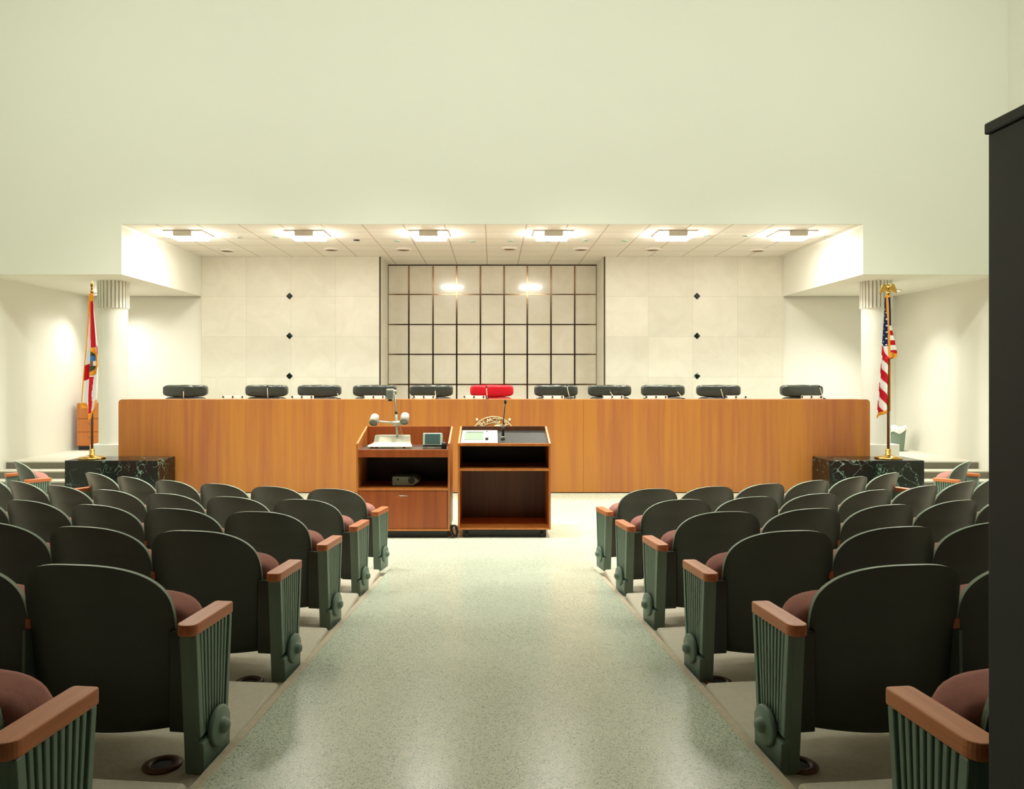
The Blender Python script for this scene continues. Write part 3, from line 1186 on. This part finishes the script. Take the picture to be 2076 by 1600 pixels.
lec = thing('lectern', 'brown wooden open-front lectern with microphone, right of the equipment cart', 'lectern', (0, YL + 0.02, 0))
xa2, xb2 = X(928), X(1117)
for x in (xa2, xb2 - th):
    MB().prism(side_poly(0, D, 0.085, zf_, zb_), 'X', x, x + th).build('side_panel', M['edge'], lec, bevel=0.002)
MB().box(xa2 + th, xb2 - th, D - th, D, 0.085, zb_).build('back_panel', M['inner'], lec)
sl0, sl1 = zf_ - 0.02, zb_ - 0.05
MB().prism([(0.0, sl0 - 0.012), (D - th, sl1 - 0.012), (D - th, sl1), (0.02, sl0)], 'X', xa2 + th, xb2 - th).build('sloped_top', M['laminate'], lec)
MB().box(xa2 + th, xb2 - th, -0.004, 0.016, Z(905), Z(899.5)).build('front_lip', M['edge'], lec, bevel=0.002)
MB().box(xa2 + th, xb2 - th, 0.0, D - th, Z(955.5), Z(951)).build('shelf', M['edge'], lec, bevel=0.002)
MB().box(xa2 + th, xb2 - th, D - th - 0.01, D - th, Z(951), sl1 - 0.03).build('shade_sheet', M['laminate'], lec)  # black sheet standing in for the unlit upper compartment
MB().box(xa2 + th, xb2 - th, 0.0, D - th, 0.085, Z(1072)).build('bottom_board', M['edge'], lec, bevel=0.002)
MB().box(xa2 + 0.05, xb2 - 0.045, 0.05, D - 0.03, 0.0, 0.085).build('plinth', M['black'], lec)
for x in (xa2 + 0.09, xb2 - 0.09):
    for y in (0.04, D - 0.08):
        MB().cyl((x - 0.012, y, 0.03), (x + 0.012, y, 0.03), 0.03, n=18).build('caster', M['black'], lec)


def slope(y):
    return sl0 + (sl1 - sl0) * (y - 0.02) / (D - th - 0.02)


# control panel lying in the sloping top
ang = math.atan2(sl1 - sl0, D - th - 0.02)
cp = thing('control_panel', 'flat white control panel with display set into the lectern top', 'control panel', (xa2 + th + 0.006, YL + 0.02 + 0.035, slope(0.035)))
cp.rotation_euler = (ang, 0, 0)
MB().box(0.0, 0.39, 0.0, 0.53, 0.0, 0.018).build('faceplate', M['white'], cp, bevel=0.004)
MB().box(0.035, 0.235, 0.13, 0.42, 0.018, 0.022).build('display', M['lcd'], cp)
MB().box(0.045, 0.235, 0.425, 0.445, 0.018, 0.023).build('display_slot', M['black'], cp)
MB().cyl((0.31, 0.30, 0.018), (0.31, 0.30, 0.021), 0.04, n=28).build('dial', M['beige'], cp)
MB().cyl((0.275, 0.47, 0.018), (0.275, 0.47, 0.026), 0.009, n=14).build('indicator', M['black'], cp)
MB().cyl((0.275, 0.13, 0.018), (0.275, 0.13, 0.04), 0.018, n=16).build('knob', M['black'], cp)
MB().box(0.0, 0.39, 0.0, 0.045, 0.018, 0.021).build('lower_band', M['silver'], cp)

mp = Vector((X(1019.5, 8.2), 8.2, slope(8.2 - YL - 0.02)))
mt = at(1024.5, 815, 8.3)
mc = thing('lectern_microphone', 'black gooseneck microphone standing on the lectern', 'microphone', mp)
dv = mt - mp
MB().lathe([(0.0, 0.0), (0.022, 0.0), (0.022, 0.03), (0.014, 0.04), (0.0, 0.04)], n=18).build('socket', M['steel'], mc)
MB().tube([(0, 0, 0.03), (0.0, 0.0, 0.1), (0.002, 0.002, 0.16)], [0.017, 0.016, 0.012], n=12).build('handle', M['black'], mc)
MB().tube([(0.002, 0.002, 0.15), dv * 0.5 + Vector((-0.004, 0, 0.02)), dv * 0.8 + Vector((-0.002, 0, 0.008)), dv], 0.0065, n=8).build('gooseneck', M['black'], mc)
MB().blob(dv, (0.015, 0.016, 0.028), e=0.9, nu=16, nv=10).build('head', M['black'], mc)

# document camera
zd = Z(912)
yc0 = YL + 0.10
dc = thing('document_camera', 'cream document camera with two lamps on a tall arm, on the cart', 'document camera', (X(790, yc0), yc0, zd))


def dcp(px, py, Y):
    return at(px, py, Y) - Vector(dc.location)


wb = 0.235
b = MB()
prof = [(0.0, 0.0), (0.0, 0.025), (0.02, 0.035), (0.16, 0.045), (0.20, 0.055), (0.235, 0.118), (0.26, 0.126), (0.31, 0.124), (0.32, 0.0)]
vs, fs = [], []
nx = 12
for k in range(nx + 1):
    t = -1 + 2 * k / nx
    for (y, z) in prof:
        wy = wb * (1 - 0.25 * max(0, y - 0.02) / 0.30)
        vs.append((t * wy, y, z))
m_ = len(prof)
for k in range(nx):
    fs += [(k * m_ + i, k * m_ + (i + 1) % m_, (k + 1) * m_ + (i + 1) % m_, (k + 1) * m_ + i) for i in range(m_)]
fs += [tuple(range(m_)), tuple(range(nx * m_, nx * m_ + m_))[::-1]]
b.add(vs, fs)
b.build('base', M['beige'], dc, bevel=0.004)
for x0_, x1_ in ((-0.20, -0.17), (-0.155, -0.12), (0.14, 0.165)):
    MB().box(x0_, x1_, -0.004, 0.002, 0.008, 0.02).build('button', M['gap'], dc)
MB().box(-0.10, 0.05, -0.003, 0.002, 0.008, 0.02).build('slot_cover', M['lcd'], dc)
j0, j1, j2 = dcp(805.5, 889, yc0 + 0.24), dcp(803, 838, yc0 + 0.235), dcp(799, 797, yc0 + 0.23)
MB().tube([j0, (j0 + j1) / 2, j1], 0.0135, n=14).build('lower_column', M['silver'], dc)
MB().cyl(j0 + Vector((0, 0, -0.03)), j0 + Vector((0, 0, 0.02)), 0.02, n=18).build('pivot', M['greyplastic'], dc)
MB().tube([j1 - (j1 - j0) * 0.1, (j1 + j2) / 2, j2], 0.0095, n=14).build('upper_column', M['silver'], dc)
MB().cyl(j1 + Vector((0, 0, -0.004)), j1 + Vector((0, 0, 0.014)), 0.016, n=16).build('collar', M['black'], dc)
hd = dcp(791, 799, yc0 + 0.20)
h_ = MB().box(hd.x - 0.038, hd.x + 0.038, hd.y - 0.035, hd.y + 0.035, hd.z - 0.056, hd.z + 0.056).build('camera_head', M['beige'], dc, bevel=0.008)
MB().box(hd.x - 0.034, hd.x + 0.034, hd.y - 0.04, hd.y - 0.034, hd.z - 0.05, hd.z + 0.035).build('face', M['greyplastic'], h_)
MB().cyl(hd + Vector((0, 0, -0.056)), hd + Vector((0, 0, -0.076)), 0.024, n=20).build('lens', M['black'], h_)
MB().cyl(hd + Vector((0.03, 0, 0.03)), hd + Vector((0.065, 0.01, 0.03)), 0.014, n=14).build('hinge', M['white'], dc)
mid = dcp(804, 858, yc0 + 0.235)
MB().cyl(mid + Vector((-0.05, 0, -0.004)), mid + Vector((0.055, 0, 0.002)), 0.026, n=18).build('lamp_clamp', M['white'], dc)
for s, tp, bt in ((-1, (761, 841), (757, 860)), (1, (822, 838), (819, 859))):
    t0, t1 = dcp(tp[0], tp[1] + 3, yc0 + 0.27), dcp(bt[0], bt[1] - 3, yc0 + 0.19)
    am = MB()
    am.tube([mid, mid + (t0 + t1 - 2 * mid) * 0.3 + Vector((0, 0, -0.012)), (t0 + t1) / 2 + Vector((0, 0.02, -0.02))], 0.0115, n=12)
    am = am.build('lamp_arm', M['white'], dc)
    dd = (t1 - t0).normalized()
    lp = MB().lathe([(0.0, -0.008), (0.03, -0.006), (0.042, 0.004), (0.047, 0.03), (0.048, 0.108), (0.044, 0.108)], t0, n=28, axis=dd).build('lamp', M['white'], dc)
    MB().lathe([(0.0, 0.100), (0.045, 0.100)], t0, n=28, axis=dd).build('lamp_glass', M['greyplastic'], lp)
MB().tube([mid + Vector((0.03, 0.01, -0.02)), mid + Vector((0.05, 0.02, -0.09)), mid + Vector((0.07, 0.02, -0.16)), (mid.x + 0.075, mid.y + 0.02, 0.09)], 0.003, n=8).build('cable', M['white'], dc)

# small monitor and black jack beside it
ym = YL + 0.09
mo = thing('small_monitor', 'small silver monitor tilted back on the cart', 'monitor', (X(876.5, ym), ym, zd))
mo_t = math.radians(-14)
R_ = Matrix.Rotation(mo_t, 3, 'X')
b = MB().box(-0.105, 0.105, 0.0, 0.20, 0.0, 0.03)
b.build('foot', M['silver'], mo, bevel=0.006)
b = MB()
vs = [R_ @ Vector(q) + Vector((0, 0.01, 0.035)) for q in [(x, y, z) for z in (0.0, 0.135) for y in (0.0, 0.12) for x in (-0.102, 0.102)]]
b.add(vs, [(0, 2, 3, 1), (4, 5, 7, 6), (0, 1, 5, 4), (2, 6, 7, 3), (0, 4, 6, 2), (1, 3, 7, 5)])
hs = b.build('housing', M['silver'], mo, bevel=0.008)
b = MB()
vs = [R_ @ Vector(q) + Vector((0, 0.01, 0.035)) for q in [(x, y, z) for z in (0.022, 0.122) for y in (-0.004, 0.01) for x in (-0.08, 0.08)]]
b.add(vs, [(0, 2, 3, 1), (4, 5, 7, 6), (0, 1, 5, 4), (2, 6, 7, 3), (0, 4, 6, 2), (1, 3, 7, 5)])
b.build('screen', M['screen'], hs)
MB().box(-0.1, 0.1, -0.003, 0.02, 0.028, 0.038).build('vent_slot', M['black'], mo)
MB().box(-0.048, 0.02, -0.004, 0.01, 0.004, 0.022).build('sticker', M['white'], mo)
yj = YL + 0.09
jk = MB()
jk.lathe([(0.0, 0.0), (0.026, 0.0), (0.027, 0.05), (0.02, 0.062), (0.012, 0.075), (0.0, 0.077)], (0, 0, 0), n=20)
jk = jk.build('black_canister', M['black'])
jk.location = (X(900.5, yj), yj, zd)
tag(jk, 'small black round canister right of the small monitor', 'canister')

# projector inside the cart
yp = YL + 0.12
zs_ = Z(990.5)
pr = thing('projector', 'grey projector inside the open shelf of the cart', 'projector', (X(821, yp), yp, zs_))
b = MB().prism([(-0.135, 0.012), (0.09, 0.012), (0.155, 0.06), (0.09, 0.108), (-0.135, 0.108)], 'Y', 0.0, 0.26)
b.build('body', M['greyplastic'], pr, bevel=0.008)
b = MB().lathe([(0.0, -0.004), (0.022, -0.004), (0.026, -0.012), (0.034, -0.012), (0.034, 0.004)], (0.07, 0.0, 0.068), n=28, axis=(0, 1, 0))
b.build('lens', M['black'], pr)
MB().cyl((-0.075, -0.003, 0.078), (-0.075, 0.004, 0.078), 0.011, n=16).build('sensor', M['black'], pr)
MB().box(-0.12, 0.07, 0.01, 0.24, 0.0, 0.014).build('foot', M['black'], pr)

# coil of cable on the floor between the two
cb = MB()
pts = []
for k in range(46):
    t = k / 45
    a = t * 2 * PI * 2.4
    pts.append((0.035 * math.cos(a) + 0.012 * math.sin(2.3 * a), -0.05 + 0.10 * t, 0.075 + 0.062 * math.sin(a) - 0.02 * t))
cb.tube(pts, 0.0075, n=8)
cb.tube([(-0.03, 0.05, 0.12), (-0.02, 0.06, 0.05), (0.0, 0.03, 0.009), (0.02, 0.12, 0.008), (0.02, 0.35, 0.008)], 0.007, n=8)
co = cb.build('cable_coil', M['black'])
co.location = (X(920, 7.99), 7.99, 0.001)
tag(co, 'black loop of cable on the floor between cart and lectern', 'cable')

# ------------------------------------------------------------------ theatre seats
ZBT = 0.682          # top of the back above its tier


def back_y(z):
    return lerp([(0.0, 0.115), (0.12, 0.108), (0.4, 0.075), (0.55, 0.042), (ZBT, 0.0), (1.0, -0.06)], z)


def back_pt(u, v, off, grow=0.0, z0=0.085, z1=ZBT):
    """u -1..1 across, v 0..1 up; a rounded tombstone outline, dished towards the sitter"""
    z = z0 + (z1 - z0) * v
    zc = 0.45
    hw = lerp([(0.0, 0.264), (0.10, 0.266), (0.35, 0.272), (0.45, 0.274), (1.0, 0.274)], z)
    if z > zc:
        t = min(1.0, (z - zc) / (z1 - zc))
        hw *= max(0.0, (1 - t ** 3.0)) ** (1 / 2.5)
    hw = max(hw - grow, 0.0)
    x = hw * u
    return Vector((x, back_y(z) + 0.09 * (x / 0.277) ** 2 + off, z))


def shell(off0, off1, grow, z0, z1, name, mat, parent, bulge=0.0):
    NU, NV = 26, 34
    vs, fs = [], []
    vv = [1 - (1 - j / NV) ** 1.8 for j in range(NV + 1)]
    for side in (0, 1):
        for j in range(NV + 1):
            for i in range(NU + 1):
                u = math.sin((-1 + 2 * i / NU) * PI / 2)
                o = off0 if side == 0 else off1
                if side and bulge:
                    o += bulge * (1 - abs(u) ** 3) * math.sin(PI * min(1, max(0, vv[j]))) ** 0.5
                vs.append(back_pt(u, vv[j], o, grow, z0, z1))
    W = NU + 1
    S = W * (NV + 1)
    for j in range(NV):
        for i in range(NU):
            a = j * W + i
            fs.append((a, a + 1, a + W + 1, a + W))
            fs.append((S + a, S + a + W, S + a + W + 1, S + a + 1))
    rim = [(j * W, (j + 1) * W) for j in range(NV)] + [((j + 1) * W + NU, j * W + NU) for j in range(NV)] + [(i + 1, i) for i in range(NU)] + [(NV * W + i, NV * W + i + 1) for i in range(NU)]
    b = MB()
    b.add(vs, fs, True)
    o = len(b.v) - len(vs)
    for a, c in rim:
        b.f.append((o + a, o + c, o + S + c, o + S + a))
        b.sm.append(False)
        b.mi.append(1 if isinstance(mat, list) else 0)  # edge faces get the painted-in highlight
    return b.build(name, mat, parent, bevel=0.003)


def standard(parent, x, s, fluted):
    """side support from tier to armrest; s: the side its outer face looks to"""
    st = MB()
    o, i_ = (x + s * 0.017, x - s * 0.024) if fluted else (x + s * 0.006, x - s * 0.006)
    top = [(-0.035, 0.465), (0.258, 0.465)]
    prof = [(0.045, 0.0), (0.215, 0.0), (0.258, 0.465), (0.008, 0.465)] if fluted else [(0.12, 0.0), (0.205, 0.0), (0.254, 0.415), (0.13, 0.415)]
    st.prism(prof, 'X', *sorted((o, i_)))
    if fluted:
        # raised border and vertical reeds on the outer face
        def edge_y(z, front):
            t = z / 0.465
            return (0.215 + 0.043 * t) if front else (0.045 - 0.037 * t)
        zb = 0.125
        xs = sorted((o - s * 0.002, o + s * 0.017))
        st.prism([(edge_y(zb, 0), zb), (edge_y(zb, 0) + 0.026, zb), (edge_y(0.465, 0) + 0.026, 0.465), (edge_y(0.465, 0), 0.465)], 'X', *xs)
        st.prism([(edge_y(zb, 1) - 0.02, zb), (edge_y(zb, 1), zb), (edge_y(0.465, 1), 0.465), (edge_y(0.465, 1) - 0.02, 0.465)], 'X', *xs)
        n = 8
        xs = sorted((o - s * 0.002, o + s * 0.014))
        for k in range(n):
            t = (k + 0.75) / (n + 0.5)

            def yy(z):
                a, c = edge_y(z, 0) + 0.026, edge_y(z, 1) - 0.02
                return a + (c - a) * t
            st.prism([(yy(zb) - 0.0055, zb), (yy(zb) + 0.0055, zb), (yy(0.465) + 0.0075, 0.465), (yy(0.465) - 0.0075, 0.465)], 'X', *xs)
    ob = st.build('standard', M['standard'], parent, bevel=0.002, seg=1)
    if fluted:
        bb = MB()
        xs = sorted((o - s * 0.004, o + s * 0.025))
        bb.prism([(0.045, 0.0), (0.225, 0.0), (0.230, 0.13), (0.037, 0.106)], 'X', *xs)
        bb.build('base_block', M['standard'], ob, bevel=0.004)
        ds = MB().lathe([(0.0, 0.0), (0.064, 0.0), (0.066, 0.004), (0.066, 0.014), (0.060, 0.018), (0.03, 0.020), (0.026, 0.022), (0.024, 0.034), (0.015, 0.043), (0.0, 0.046)], (o + s * 0.020, 0.14, 0.122), n=36, axis=(s, 0, 0))
        ds.build('round_boss', M['standard'], ob)
    # armrest
    y0, y1, hw, r = (-0.004, 0.272, 0.034, 0.026) if fluted else (0.14, 0.272, 0.019, 0.012)
    pts = []
    for cx_, cy_, a0 in ((x + hw - r, y0 + r, -90), (x + hw - r / 2, y1 - r / 2, 0), (x - hw + r / 2, y1 - r / 2, 90), (x - hw + r, y0 + r, 180)):
        rr = r if cy_ < 0.1 else r / 2
        for q in range(6):
            a = math.radians(a0 + 90 * q / 5)
            pts.append((cx_ + rr * math.cos(a), cy_ + rr * math.sin(a)))
    zt_ = 0.502 if fluted else 0.452
    MB().prism(pts, 'Z', zt_ - 0.037, zt_).build('armrest', M['arm'], parent, bevel=0.0035)
    return ob


def seat_proto(s, end, outer):
    """s: +1 when the aisle lies on the sitter's right; end: fluted aisle standard; outer: closing standard on the far side too"""
    t = thing('theatre_seat', '', 'theatre seat')
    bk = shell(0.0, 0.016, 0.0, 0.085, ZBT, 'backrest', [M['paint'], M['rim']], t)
    shell(0.014, 0.03, 0.012, 0.20, ZBT - 0.012, 'back_cushion', M['cloth'], bk, bulge=0.025)
    b = MB()
    b.blob((s * 0.03 if end else 0, 0.252, 0.35), (0.292 if end else 0.258, 0.074, 0.186), rot=Matrix.Rotation(math.radians(12), 3, 'X'), e=0.42, nu=36, nv=20)
    sc = b.build('seat', M['cloth'], t)
    b = MB()
    for k in ((s,) if end else ()) + ((-s,) if outer > 0.35 else ()):
        b.box(*sorted((k * 0.262, k * 0.385)), 0.135, 0.175, 0.09, 0.43)
    if b.v:
        b.build('side_bracket', M['paint'], t, bevel=0.004)
    standard(t, s * (0.394 if end else 0.28), s, end)
    if outer:
        standard(t, -s * (outer if outer else 0.28), -s, bool(outer))
    return t


SIDES = {-1: ('left', 1), 1: ('right', -1)}
rows = ['front row', 'second row', 'third row', 'fourth row', 'fifth row', 'nearest row']
counts = {0: 6, 1: 8, 2: 7, 3: 6, 4: 4, 5: 2}
AX = [1.365, 1.37, 1.375, 1.375, 1.375, 1.345]
PITCH = [0.56] * 6
protos = {}
for side in (-1, 1):
    nm, s = SIDES[side]
    for r in range(6):
        R = RR[r]
        n = counts[r]
        for i in range(n):
            a = math.asin(AX[r] / R) + i * PITCH[r] / R
            p = (side * R * math.sin(a), ARC - R * math.cos(a), TIER[r] if r else 0.058)
            rz = side * a        # faces the arc's centre
            end = i == 0
            outer = 0.288 if (r == 0 and i == n - 1) else 0
            wh = 'aisle seat' if i == 0 else '%s from the aisle' % ordn[i]
            lab = 'dark grey-green theatre seat, %s block, %s, %s' % (nm, rows[r], wh)
            key = (side, end, outer)
            if key not in protos:
                t = seat_proto(s, end, outer)
                t.location = p
                t.rotation_euler = (0, 0, rz)
                t['label'] = lab
                t['group'] = 'theatre seats of the %s block' % nm
                protos[key] = t
            else:
                dup(protos[key], p, rz, lab, 'theatre seats of the %s block' % nm)
    # lone seat of the side block, seen from its side
    a = math.radians(51.8)
    t = seat_proto(s, True, 0.40)
    t.location = (side * (RR[0] * math.sin(a) + 0.06), ARC - RR[0] * math.cos(a), 0.0)
    t.rotation_euler = (0, 0, side * (a - 0.14))
    tag(t, 'theatre seat standing alone by the %s steps, seen from the side' % nm, 'theatre seat')

# brass floor outlets under the aisle seats
for side, nm in ((-1, 'left'), (1, 'right')):
    for r, wh in ((3, 'fourth'), (4, 'fifth')):
        p = (side * (1.10 if side < 0 else 1.02), 2.55 if r == 4 else 3.46, TIER[r])
        t = thing('floor_outlet', 'brown round floor outlet with dark hole under the %s %s-row aisle seat' % (nm, wh), 'floor outlet', p, 0, 'floor outlets under the seats')
        MB().lathe([(0.062, 0.0), (0.064, 0.006), (0.05, 0.012), (0.038, 0.009), (0.036, 0.002)], n=32).build('ring', M['inner'], t)
        MB().lathe([(0.0, 0.003), (0.037, 0.003)], n=32).build('opening', M['black'], t)

# tall black cabinet close by on the right
yf = 1.35
xl = (2003 - CX) * yf / F
zt = EYE + (CY - 250) * yf / F
cz = ramp(yf)
cab = thing('tall_cabinet', 'tall black cabinet with overhanging top at the right edge', 'cabinet', (xl, yf, 0))
MB().box(0.0, 0.6, -0.5, 0.0, 0.3, zt - 0.02).build('body', M['cabinet'], cab, bevel=0.003)
MB().box(-0.005, 0.605, -0.505, 0.004, zt - 0.02, zt).build('top', M['cabinet'], cab, bevel=0.003)

# ------------------------------------------------------------------ light
def area(name, loc, target, size, power, col, sizey=None, spread=180):
    l = bpy.data.lights.new(name, 'AREA')
    l.energy = power
    l.color = col
    l.shape = 'RECTANGLE'
    l.size = size
    l.size_y = sizey or size
    l.spread = math.radians(spread)
    o = bpy.data.objects.new(name, l)
    C.objects.link(o)
    o.location = loc
    o.rotation_euler = (Vector(target) - Vector(loc)).to_track_quat('-Z', 'Y').to_euler()
    return o


warm = (1.0, 0.98, 0.88)
green = (0.95, 1.0, 0.93)
for x in (-4.5, -1.5, 1.5, 4.5):
    area('hall_ceiling_lamp', (x, 8.0, 7.9), (x * 0.95, 8.7, 0), 1.0, 118, warm, 0.6, spread=75)
for x in (-5.5, 0.0, 5.5):
    area('hall_ceiling_lamp', (x, 5.4, 7.9), (x * 0.9, 11.3, 3.0), 2.0, 235, green, 1.0)
for s, p in ((-1, (-7.26, 14.0)), (1, (7.1, 13.36))):
    l = bpy.data.lights.new('soffit_lamp', 'SPOT')
    l.energy = 390
    l.color = (1.0, 0.97, 0.93)
    l.shadow_soft_size = 0.05
    l.spot_size = math.radians(130)
    l.spot_blend = 1.0
    o = bpy.data.objects.new('soffit_lamp', l)
    C.objects.link(o)
    o.location = (p[0], p[1], ZS - 0.03)
    o.rotation_euler = (Vector((s * 5.6, 12.6, 0.4)) - o.location).to_track_quat('-Z', 'Y').to_euler()

w = bpy.data.worlds.new('world')
bpy.context.scene.world = w
w.use_nodes = True
w.node_tree.nodes['Background'].inputs[0].default_value = (0.8, 1.0, 0.8, 1)
w.node_tree.nodes['Background'].inputs[1].default_value = 0.006

# ------------------------------------------------------------------ camera
cam = bpy.data.cameras.new('camera')
cam.sensor_width = 36
cam.sensor_fit = 'HORIZONTAL'
cam.lens = F / 2076 * 36
cam.shift_x = (1038 - CX) / 2076
cam.shift_y = -(800 - CY) / 2076
cam.clip_start = 0.05
co_ = bpy.data.objects.new('camera', cam)
C.objects.link(co_)
co_.location = (0, 0, EYE)
co_.rotation_euler = (PI / 2, 0, 0)
sc = bpy.context.scene
sc.camera = co_
sc.view_settings.view_transform = 'Standard'
sc.view_settings.look = 'None'
sc.view_settings.gamma = 1
sc.view_settings.exposure = 0.0
sc.cycles.use_denoising = True
sc.cycles.sample_clamp_indirect = 4.0
